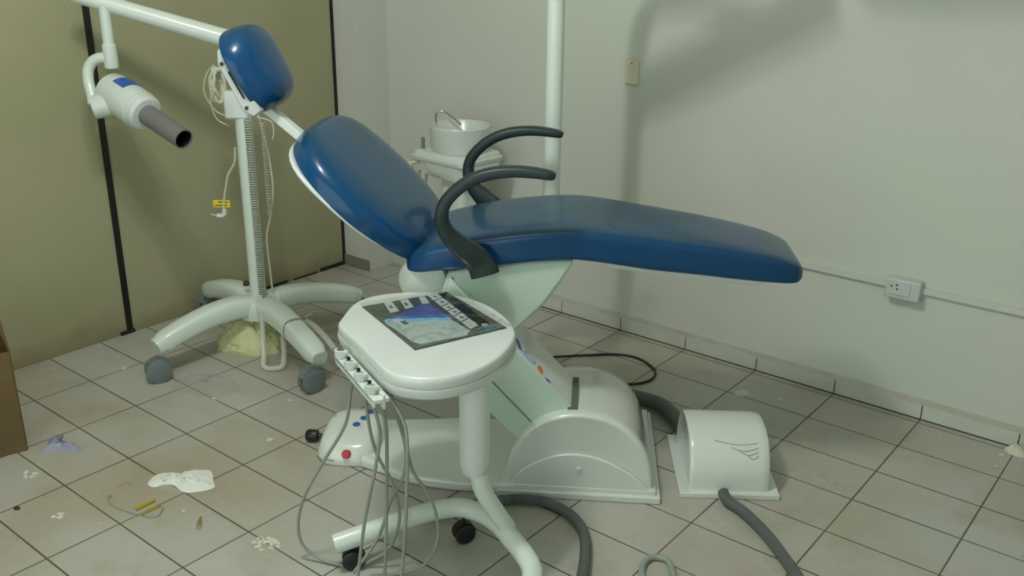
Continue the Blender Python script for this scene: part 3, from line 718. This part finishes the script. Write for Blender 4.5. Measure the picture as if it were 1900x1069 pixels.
for i, (k, P) in enumerate(shapes):
    z0, z1 = (.6070, .6090) if i == 0 else (.6091, .6093+.00004*i)
    add_prism(bm, [V((x, y, z0)) for x, y in P], V((0, 0, z1-z0)), mi=keys.index(k))
obj('printed_sheet', bm, [pm[k] for k in keys], t, smooth=False)
bm = BM(); n1 = 26; rnd = random.Random(3)
hz = [[.6115+rnd.random()*.0085*(0.30+(i/n1)*(1.4-j/n1)) for j in range(n1+1)] for i in range(n1+1)]
vv = [[bm.verts.new(Q(-.03+1.06*i/n1+rnd.uniform(-.008, .008), -.03+1.06*j/n1+rnd.uniform(-.008, .008), hz[i][j] if 0 < i < n1 and 0 < j < n1 else .6085)) for j in range(n1+1)] for i in range(n1+1)]
for i in range(n1):
    for j in range(n1): bm.faces.new((vv[i][j], vv[i+1][j], vv[i+1][j+1], vv[i][j+1]))
obj('plastic_sleeve', bm, M['film'], t, smooth=True, angle=180, label='crinkled clear plastic sleeve')

# ------------------------------------------------------------------ x-ray unit on a wheeled stand
xr = thing('xray_unit', 'white dental x-ray machine on a wheeled stand by the beige partition', 'x-ray machine', (.52, .59, 0))
HX, HY = .520, .590
def leg(end, bulge, name='leg'):
    P0 = V((HX, HY, .175)); P1 = V((end[0], end[1], end[2])); mid = P0.lerp(P1, .5)+V((0, 0, bulge))
    q1 = P0.lerp(P1, .25)+V((0, 0, bulge*.8)); q3 = P0.lerp(P1, .78)+V((0, 0, bulge*.62))
    path = crom([P0, q1, mid, q3, P1], 6); bm = BM(); rings = []
    for i, p in enumerate(path):
        a = path[max(0, i-1)]; b = path[min(len(path)-1, i+1)]; tt = (b-a).normalized(); s = V((tt.y, -tt.x, 0)).normalized(); nn = s.cross(tt)
        if nn.z < 0: nn = -nn
        q = i/(len(path)-1)
        w = .046-.009*q; h = .043-.008*q
        if q > .95: w *= .8; h *= .85
        rings.append([p+s*sup(math.cos(2*math.pi*k/20), 3.4)*w+nn*sup(math.sin(2*math.pi*k/20), 3.4)*h for k in range(20)])
    loft(bm, rings); return obj(name, bm, M['white_paint'], xr, angle=70)
legs = [((.462, .178, .120), .035), ((.975, .500, .112), .030), ((.60, 1.02, .112), .03), ((.075, .66, .112), .03)]
for e, b in legs: leg(e, b)
bm = BM(); add_lathe(bm, (HX, HY, .125), [(.045, 0), (.075, .01), (.082, .04), (.075, .075), (.050, .090), (.036, .094)], n=36); obj('hub', bm, M['white_paint'], xr)
for (x, y), an_ in zip([(.490, .160), (.972, .460), (.62, 1.03), (.062, .66)], (-.35, -.10, .4, .2)):
    caster(xr, x, y, .045, .10, M['grey_plastic'], gap=.005, w=.020, ang=an_, stem=.008)
bm = BM(); add_tube(bm, [(HX, HY, .20), (HX, HY, 1.19)], .0300, 24, 4); obj('pole', bm, M['white_paint'], xr)
bm = BM(); add_lathe(bm, (HX, HY, .205), [(.030, 0), (.035, .003), (.035, .012), (.030, .016)]); obj('pole_collar', bm, M['grey_plastic'], xr)
bm = BM(); add_lathe(bm, (HX-.026, HY-.02, .262), [(.008, 0), (.010, .012), (.010, .02)], (-.8, -.6, 0), 16); obj('clamp_knob', bm, M['black'], xr)
bm = BM(); add_tube(bm, [(HX+.01, HY+.01, 1.158), (.185, .200, 1.320)], .0335, 24, 2, taper=.0265); obj('boom_arm', bm, M['white_paint'], xr)
bm = BM(); add_lathe(bm, (HX, HY, 1.115), [(.034, 0), (.037, .005), (.037, .085), (.03, .09)]); obj('boom_joint', bm, M['white_paint'], xr)
bm = BM(); add_lathe(bm, (.252, .265, 1.290), [(.018, 0), (.0185, -.09), (.0185, -.13), (.0235, -.135), (.0245, -.205), (.022, -.212)], n=28); obj('drop_tube', bm, M['white_paint'], xr)
bm = BM(); add_tube(bm, [(.252, .265, 1.110), (.228, .245, 1.112), (.204, .226, 1.100), (.190, .212, 1.070), (.195, .205, 1.03), (.215, .200, .985), (.226, .195, .958)], .0185, 20, 6); obj('yoke_tube', bm, M['white_paint'], xr)
# tube head: axis runs to the right, down and towards the viewer
hA = V((.240, .262, .998)); hB = V((.428, .272, .938)); ax = (hB-hA).normalized(); LH = (hB-hA).length
bm = BM(); add_lathe(bm, hA, [(.02, -.022), (.048, -.018), (.064, -.004), (.068, .02), (.068, LH*.55), (.066, LH*.78), (.0645, LH*.8), (.063, LH*.95), (.054, LH), (.03, LH+.002)], tuple(ax), 44)
xh = obj('tube_head', bm, M['white'], xr, angle=30)
bm = BM(); add_lathe(bm, hA+ax*(LH*.78), [(.0668, 0), (.0678, .004), (.0668, .008)], tuple(ax), 44); obj('seam_ring', bm, M['white_paint'], xh)
cA = hB; 
bm = BM(); rr = .0345; L2 = .200
a_ = ax.orthogonal().normalized(); b_ = ax.cross(a_)
prof = [(rr, -.01), (rr, L2), (rr-.004, L2), (rr-.004, .03), (.001, .03)]
add_lathe(bm, cA, prof, tuple(ax), 36)
cn = obj('cone', bm, [M['cone']], xh, angle=30, label='grey open-ended collimator tube')
bm = BM(); add_lathe(bm, cA+ax*.032, [(rr-.0045, 0), (rr-.0045, L2-.036), (rr-.006, L2-.036), (rr-.006, .002), (.001, .002)], tuple(ax), 36); obj('cone_lining', bm, M['black'], cn)
bm = BM(); add_lathe(bm, cA+ax*.036, [(.014, 0), (.014, .003)], tuple(ax), 20); obj('cone_window', bm, M['lightblue'], cn)
pv = V((.262, .205, .957)); pd = V((-.55, -.80, -.18)).normalized()
bm = BM(); add_lathe(bm, pv-pd*.05, [(.036, 0), (.041, .02), (.041, .072), (.039, .078), (.034, .079)], tuple(pd), 32); obj('pivot_cap', bm, M['white'], xh)
# blue label wrapped on top of the head
bm = BM(); side = ax.cross(V((0, 0, 1))).normalized(); upv = side.cross(ax).normalized()
rows2 = []
for k in range(9):
    a0 = math.radians(62+66*k/8)
    d = side*math.cos(a0)+upv*math.sin(a0); rows2.append([hA+ax*.045+d*.0686, hA+ax*.105+d*.0686, hA+ax*.105+d*.0694, hA+ax*.045+d*.0694])
loft(bm, rows2); obj('label_print', bm, M['blue_plain'], xh, smooth=False, label='blue rectangular label')
# control box and bundle behind the headrest
bm = BM(); Rx = Matrix.Rotation(math.radians(39), 3, 'Z'); add_box(bm, (.512, .575, .945), (.085, .05, .10), Rx); obj('control_box', bm, M['white'], xr, bevel=0.008)
bm = BM()
pts = []
for k in range(80):
    a0 = k*.55; pts.append((.448+.014*math.sin(k*.9), .545+.022*math.cos(a0), 1.010+.052*math.sin(a0)*(1+.2*math.sin(k*.37))+.010*math.sin(k*1.3)))
add_tube(bm, pts, .0048, 6, 3); obj('cable_bundle', bm, M['cable'], xr)
bm = BM()
n = 75*10; pts = []
for k in range(n):
    q = k/(n-1); a0 = 2*math.pi*75*q
    pts.append((HX+.040+.010*math.cos(a0), HY-.012+.010*math.sin(a0), .90-.68*q))
add_tube(bm, pts, .0030, 5, 1, smooth=False); obj('coiled_cord', bm, M['coil'], xr)
bm = BM(); n = 34*10; pts = []
for k in range(n):
    q = k/(n-1); a0 = 2*math.pi*34*q
    pts.append((HX+.058+.008*math.cos(a0), HY+.040+.008*math.sin(a0), .88-.34*q))
add_tube(bm, pts, .0016, 5, 1, smooth=False); obj('coiled_cord', bm, M['coil'], xr)
bm = BM(); add_tube(bm, [(.545, .630, .93), (.560, .650, .80), (.571, .657, .672), (.568, .655, .60), (.556, .648, .527), (.542, .633, .443), (.552, .628, .33), (.562, .625, .235)], .0042, 8, 6); obj('white_cable', bm, M['cable'], xr)
bm = BM(); add_tube(bm, [(.498, .560, .79), (.492, .556, .735), (.470, .540, .690), (.458, .532, .640), (.450, .527, .600), (.444, .523, .560)], .0042, 8, 6); pc = obj('plug_cable', bm, M['cable'], xr)
bm = BM(); add_box(bm, (.440, .520, .578), (.062, .003, .026), Matrix.Rotation(math.radians(39), 3, 'Z')); tg = obj('warning_tag', bm, M['yellow'], pc, smooth=False, label='yellow tag with dark print')
bm = BM(); Rz = Matrix.Rotation(math.radians(39), 3, 'Z')
for dz, w, dx in ((.006, .036, .006), (-.006, .044, -.002)):
    add_box(bm, V((.440, .520, .578+dz))+Rz @ V((dx, -.0022, 0)), (w, .0012, .003), Rz)
obj('tag_text', bm, M['black'], tg, smooth=False)
bm = BM(); add_tube(bm, [(.446, .524, .560), (.447, .525, .545), (.440, .520, .533), (.424, .507, .532)], .009, 12, 5); add_tube(bm, [(.428, .500, .535), (.412, .49, .538)], .002, 6, 2); obj('plug', bm, M['white'], pc)
bm = BM(); add_tube(bm, [(.43, .55, 1.08), (.405, .53, 1.04), (.40, .52, .98), (.425, .54, .92), (.455, .56, .90)], .0025, 8, 6); add_tube(bm, [(.44, .55, 1.02), (.42, .53, .96), (.43, .54, .89), (.47, .57, .86)], .0025, 8, 6)
obj('loose_wire', bm, M['cable'], xr)
bm = BM(); add_tube(bm, [(.56, .62, .90), (.60, .65, .885), (.605, .655, .85), (.60, .65, .82)], .0025, 8, 6); obj('loose_wire', bm, M['cable'], xr)
# clear tubing hanging in a long loop down to the floor
bm = BM(); add_tube(bm, [(.572, .560, .235), (.605, .535, .17), (.650, .500, .10), (.685, .473, .05), (.703, .457, .018), (.728, .472, .010), (.754, .500, .018), (.742, .520, .05), (.700, .555, .11), (.655, .590, .18), (.600, .615, .24)], .0105, 12, 7); obj('clear_tube', bm, M['clear_tube'], xr, label='clear plastic tube hanging in a U loop')
# clamp round the front right leg
def around(end, q): return V((HX, HY, .175)).lerp(V(end), q)
e2 = legs[1][0]; pC = around(e2, .60)+V((0, 0, .028)); tdir = (V(e2)-V((HX, HY, .175))).normalized(); sd = V((tdir.y, -tdir.x, 0)).normalized(); nn = sd.cross(tdir); nn = nn if nn.z > 0 else -nn
bm = BM(); rings = []
loop = [pC+sd*sup(math.cos(2*math.pi*k/28), 3)*.041+nn*sup(math.sin(2*math.pi*k/28), 3)*.041 for k in range(28)]
for p in loop:
    d = (p-pC).normalized(); rings.append([p+tdir*.003+d*.001, p-tdir*.003+d*.001, p-tdir*.003-d*.001, p+tdir*.003-d*.001])
loft(bm, rings, closed=True); cl_ = obj('hose_clamp', bm, M['chrome'], xr)
bm = BM(); add_lathe(bm, pC-sd*.044+nn*.035, [(.007, 0), (.007, .02), (.003, .021), (.003, .035), (.006, .036), (.006, .042)], tuple((-sd+nn*.4).normalized()), 12); obj('clamp_screw', bm, M['chrome'], cl_)
bm = BM(); add_tube(bm, [pC-sd*.050+nn*.020, pC-sd*.058+nn*.018+tdir*.05, pC-sd*.066+nn*.0+tdir*.12, pC-sd*.070-nn*.02+tdir*.17], .012, 12, 5); obj('hose_stub', bm, M['clear_tube'], xr, label='pale translucent hose end')

# ------------------------------------------------------------------ spittoon unit in the corner behind the chair
sp = thing('spittoon_unit', 'white dental cuspidor unit with round basin and chrome spout behind the chair', 'cuspidor', (.86, 1.387, 0))
SX, SY = .860, 1.375
fx = V((.785, .62, 0))
bm = BM(); add_lathe(bm, (SX, SY, .700), [(.095, 0), (.112, .004), (.121, .03), (.1235, .10), (.1245, .104), (.1225, .107), (.119, .104), (.114, .05), (.09, .02), (.02, .012)], n=48); obj('basin', bm, M['white'], sp, angle=50)
Rs = Matrix.Rotation(math.radians(-3), 3, 'Z'); s1 = Rs @ V((1, 0, 0)); s2 = Rs @ V((0, 1, 0))
def SL(a, b, z): return V((SX, SY, 0))+s1*a+s2*b+V((0, 0, z))
def rrect(ax0, ax1, by0, by1, z, e=.03, n=5):
    pts = []
    for (cx, cy, a0) in ((ax1-e, by1-e, 0), (ax0+e, by1-e, 90), (ax0+e, by0+e, 180), (ax1-e, by0+e, 270)):
        for k in range(n+1):
            a = math.radians(a0+90*k/n); pts.append(SL(cx+e*math.cos(a), cy+e*math.sin(a), z))
    return pts
bm = BM(); loft(bm, [rrect(-.165, .13, -.125, .125, .662, .03), rrect(-.170, .135, -.130, .130, .667, .03), rrect(-.170, .135, -.130, .130, .682, .03), rrect(-.161, .127, -.122, .122, .686, .03), rrect(-.159, .125, -.120, .120, .698, .03), rrect(-.150, .117, -.112, .112, .703, .03)])
obj('deck', bm, M['white'], sp, angle=50)
bm = BM(); loft(bm, [rrect(-.06, .12, -.08, .08, .592, .05), rrect(-.09, .128, -.11, .11, .604, .05), rrect(-.110, .130, -.120, .120, .635, .05), rrect(-.118, .132, -.124, .124, .664, .04)])
obj('bowl_housing', bm, M['white_paint'], sp, angle=50)
bm = BM(); loft(bm, [rrect(-.08, .09, -.085, .085, 0, .03), rrect(-.08, .09, -.085, .085, .02, .03), rrect(-.055, .075, -.07, .07, .03, .03), rrect(-.055, .075, -.07, .07, .60, .03)])
obj('pedestal', bm, M['white'], sp, angle=50)
bm = BM(); f0 = SL(-.120, -.02, .700)
add_tube(bm, [f0, f0+V((0, 0, .06)), f0+V((.001, 0, .115)), f0+V((.008, 0, .142)), f0+V((.028, .014, .150)), f0+V((.055, .036, .130)), f0+V((.085, .06, .095))], .0042, 10, 6); obj('water_spout', bm, M['chrome'], sp)
bm = BM(); add_lathe(bm, f0, [(.009, 0), (.009, .012), (.006, .016), (.006, .03)], n=16); obj('spout_base', bm, M['chrome'], sp)
bm = BM(); add_lathe(bm, SL(-.140, -.075, .700), [(.008, 0), (.008, .008), (.0075, .01), (.0075, .045), (.006, .047)], n=16); obj('tap_knob', bm, M['grey_plastic'], sp)
bm = BM(); add_lathe(bm, SL(-.100, -.085, .700), [(.007, 0), (.007, .008), (.003, .012)], n=12); obj('deck_button', bm, M['white'], sp)
bm = BM(); add_tube(bm, [SL(-.13, -.10, .655), SL(-.15, -.12, .65), SL(-.165, -.125, .64)], .009, 10, 3); add_lathe(bm, SL(-.165, -.125, .625), [(.012, 0), (.013, .02), (.010, .03)], n=14); obj('suction_holder', bm, M['cream'], sp)
for pts in ([(-.12, -.115, .62), (-.135, -.12, .54), (-.16, -.10, .40), (-.22, -.06, .27), (-.235, -.05, .20), (-.20, -.03, .165), (-.14, -.02, .19), (-.06, 0, .24)],
            [(-.085, -.11, .61), (-.10, -.11, .52), (-.13, -.10, .40), (-.195, -.03, .30), (-.200, -.02, .23), (-.165, -.02, .185), (-.06, 0, .22)]):
    bm = BM(); add_tube(bm, [SL(*p) for p in pts], .006, 10, 7); obj('suction_hose', bm, M['hose'], sp)

# ------------------------------------------------------------------ cardboard box at the left edge
t = thing('cardboard_box', 'open brown cardboard box on the floor at the left edge', 'box', (.55, -.55, 0))
kd = V((-.28, -.96, 0)).normalized(); k0 = V((.613, -.377, 0)); k1 = k0+kd*.40; kb = V((-.96, .28, 0)).normalized()*.34
hgt = .335
bm = BM()
def wallp(a, b, th=.005):
    d = (b-a).normalized(); nrm = V((-d.y, d.x, 0)); add_prism(bm, [a, b, b+nrm*th, a+nrm*th], V((0, 0, hgt)))
cs = [k0, k1, k1+kb, k0+kb]
for i in range(4): wallp(cs[i], cs[(i+1) % 4])
add_prism(bm, cs, V((0, 0, .005)))
obj('carton', bm, M['card'], t, smooth=False)
bm = BM(); a, b = cs[3], cs[0]
ou = V((-kb.normalized().y, kb.normalized().x, 0)); ou = -kd
add_prism(bm, [a+V((0, 0, hgt)), b+V((0, 0, hgt)), b+V((0, 0, hgt))+(ou*.004+V((0, 0, .006))), a+V((0, 0, hgt))+(ou*.02+V((0, 0, .018)))], V((0, 0, .004))); obj('flap', bm, M['card'], t, smooth=False)

# ------------------------------------------------------------------ litter on the floor
def crumple(pts, z, h, seed, n=10):
    """an irregular lump over a floor outline"""
    rnd = random.Random(seed); P = crom([V((p[0], p[1], 0)) for p in pts], 4, closed=True)
    c = sum(P, V((0, 0, 0)))/len(P); bm = BM(); rings = []
    for k in range(n+1):
        q = k/n; sc = 1-q; zz = z+h*(1-(1-q)**2.2)
        rings.append([c+(p-c)*max(sc, .02)*(1+rnd.uniform(-.05, .05)*(0 < k))+V((0, 0, zz*(1+rnd.uniform(-.35, .35)*(0 < k)))) for p in P])
    return loft(bm, rings)
def flat(pts, z=.0012, th=.0012):
    bm = BM(); add_prism(bm, [V((p[0], p[1], z)) for p in pts], V((0, 0, th))); return bm
pp = [(1.074, -.242), (1.052, -.202), (1.07, -.172), (1.108, -.147), (1.101, -.133), (1.149, -.085), (1.21, -.113), (1.244, -.138), (1.204, -.201), (1.134, -.203), (1.107, -.244)]
bm = crumple(pp, .001, .014, 5, 5)
o = obj('paper_towel', bm, M['paper'], angle=30); tag(o, 'crumpled white paper towel on the floor tiles at lower left', 'paper')
o = obj('ochre_strip', flat([(1.167, -.339), (1.168, -.278), (1.178, -.281), (1.181, -.342)], .0005, .006), M['ochre'], bevel=.001); tag(o, 'small dark yellow strip on the floor below the white paper, upper of two', 'litter')
o = obj('ochre_strip', flat([(1.205, -.345), (1.207, -.281), (1.213, -.283), (1.211, -.347)], .0005, .003), M['ochre']); tag(o, 'thin dark yellow strip lying on a tile joint, lower of two', 'litter')
tubeobj('clear_string', [(1.055, -.345, .002), (1.064, -.360, .002), (1.108, -.371, .002), (1.191, -.353, .002), (1.248, -.323, .002), (1.224, -.285, .002)], .0016, M['hose'], 'thin clear grey string curling around the yellow strips', 'string', 6)
o = obj('grey_chip', crumple([(1.030, -.312), (1.022, -.298), (1.036, -.275), (1.046, -.285)], .0, .006, 9, 4), M['tan']); tag(o, 'small grey-brown chip on the floor left of the white paper', 'litter')
o = obj('tan_chip', crumple([(1.345, -.255), (1.338, -.240), (1.378, -.265), (1.392, -.278), (1.380, -.285)], .0, .006, 11, 4), M['tan']); tag(o, 'small tan chip on the floor below the white paper towel', 'litter')
o = obj('lavender_scrap', crumple([(.650, -.352), (.640, -.330), (.600, -.300), (.590, -.268), (.612, -.258), (.640, -.285), (.690, -.282), (.745, -.262), (.742, -.290), (.700, -.305), (.675, -.330)], .0, .016, 13, 6), M['lav'], angle=30); tag(o, 'crumpled lavender plastic scrap beside the cardboard box', 'litter')
o = obj('black_crumb', crumple([(.910, -.556), (.906, -.545), (.917, -.540), (.925, -.548)], .0, .008, 15, 3), M['black']); tag(o, 'tiny black crumb on the floor at far lower left', 'litter')
def crumbs(name, cx, cy, r, n, seed, label, m='plaster', size=.006):
    rnd = random.Random(seed); bm = BM()
    for k in range(n):
        a = rnd.random()*6.28; q = r*math.sqrt(rnd.random()); s = size*rnd.uniform(.5, 1.3)
        x, y = cx+q*math.cos(a), cy+q*math.sin(a)*.75
        m_ = 7; off = rnd.random()
        rr_ = [s*rnd.uniform(.7, 1.2) for _ in range(m_)]
        loft(bm, [[V((x+rr_[i]*f*math.cos(6.28*i/m_+off), y+rr_[i]*f*math.sin(6.28*i/m_+off), z)) for i in range(m_)] for f, z in ((1, 0), (.95, s*.12), (.5, s*.30))])
    o = obj(name, bm, M[m], angle=40); tag(o, label, 'plaster', kind='stuff')
crumbs('plaster_crumbs', 1.578, -.203, .038, 34, 1, 'white crumbled plaster on the floor near the front of the cart')
crumbs('plaster_crumbs', .285, .136, .016, 7, 2, 'white plaster spot on a tile beside the x-ray stand front castor')
crumbs('plaster_crumbs', .760, -.440, .025, 14, 3, 'white plaster crumbs on the floor near the cardboard box')
crumbs('plaster_crumbs', 1.03, -.488, .02, 14, 4, 'white plaster crumbs beside the tiny black crumb')
crumbs('plaster_crumbs', 2.16, 1.443, .026, 1, 5, 'pale round plaster blob on the floor near the back wall', size=.024)
crumbs('plaster_crumbs', 2.269, 1.48, .006, 1, 6, 'small pale plaster spot right of the larger blob', size=.014)
crumbs('plaster_crumbs', 1.134, .146, .005, 2, 7, 'small white plaster spot on the floor left of the foot control', size=.010)
crumbs('plaster_crumbs', .758, .204, .004, 2, 8, 'tiny white plaster spot below the clear wrapper', size=.007)
crumbs('plaster_crumbs', 2.567, .689, .005, 2, 10, 'small white plaster spot near the thick grey hose', size=.010)
o = obj('mortar_lump', crumple([(2.975, 1.600), (2.97, 1.625), (3.0, 1.648), (3.04, 1.646), (3.045, 1.60), (3.01, 1.585)], .0, .022, 21, 5), M['plaster'], angle=50); tag(o, 'lump of pale mortar against the skirting at the right edge', 'mortar')
# crinkled clear wrapper and crumpled bag under the x-ray stand
bm = crumple([(.545, .175), (.520, .235), (.560, .305), (.650, .335), (.735, .325), (.775, .270), (.760, .205), (.690, .175), (.610, .150)], .0, .022, 31, 7)
o = obj('clear_wrapper', bm, M['wrap'], angle=30); tag(o, 'crinkled clear plastic wrapper on the floor between the front castors of the x-ray stand', 'wrapper')
rndb = random.Random(8); bm = BM()
bo = [(.392, .470), (.430, .455), (.470, .470), (.520, .485), (.575, .520), (.610, .575), (.600, .630), (.55, .66), (.46, .66), (.40, .60), (.375, .53)]
P = crom([V((p[0], p[1], 0)) for p in bo], 4, closed=True); c = sum(P, V((0, 0, 0)))/len(P); rings = []
for k in range(9):
    q = k/8; rings.append([c+(p-c)*(1-.62*q**1.6)*(1+rndb.uniform(-.13, .13)*(.4+q))+V((-.01*q, 0, .105*q*(1+rndb.uniform(-.06, .06)))) for p in P])
rings.append([c+(p-c)*.05+V((0, 0, .118)) for p in P])
loft(bm, rings)
o = obj('plastic_bag', bm, M['bagy'], angle=35); tag(o, 'crumpled pale yellow plastic bag on the floor under the x-ray stand hub', 'bag')
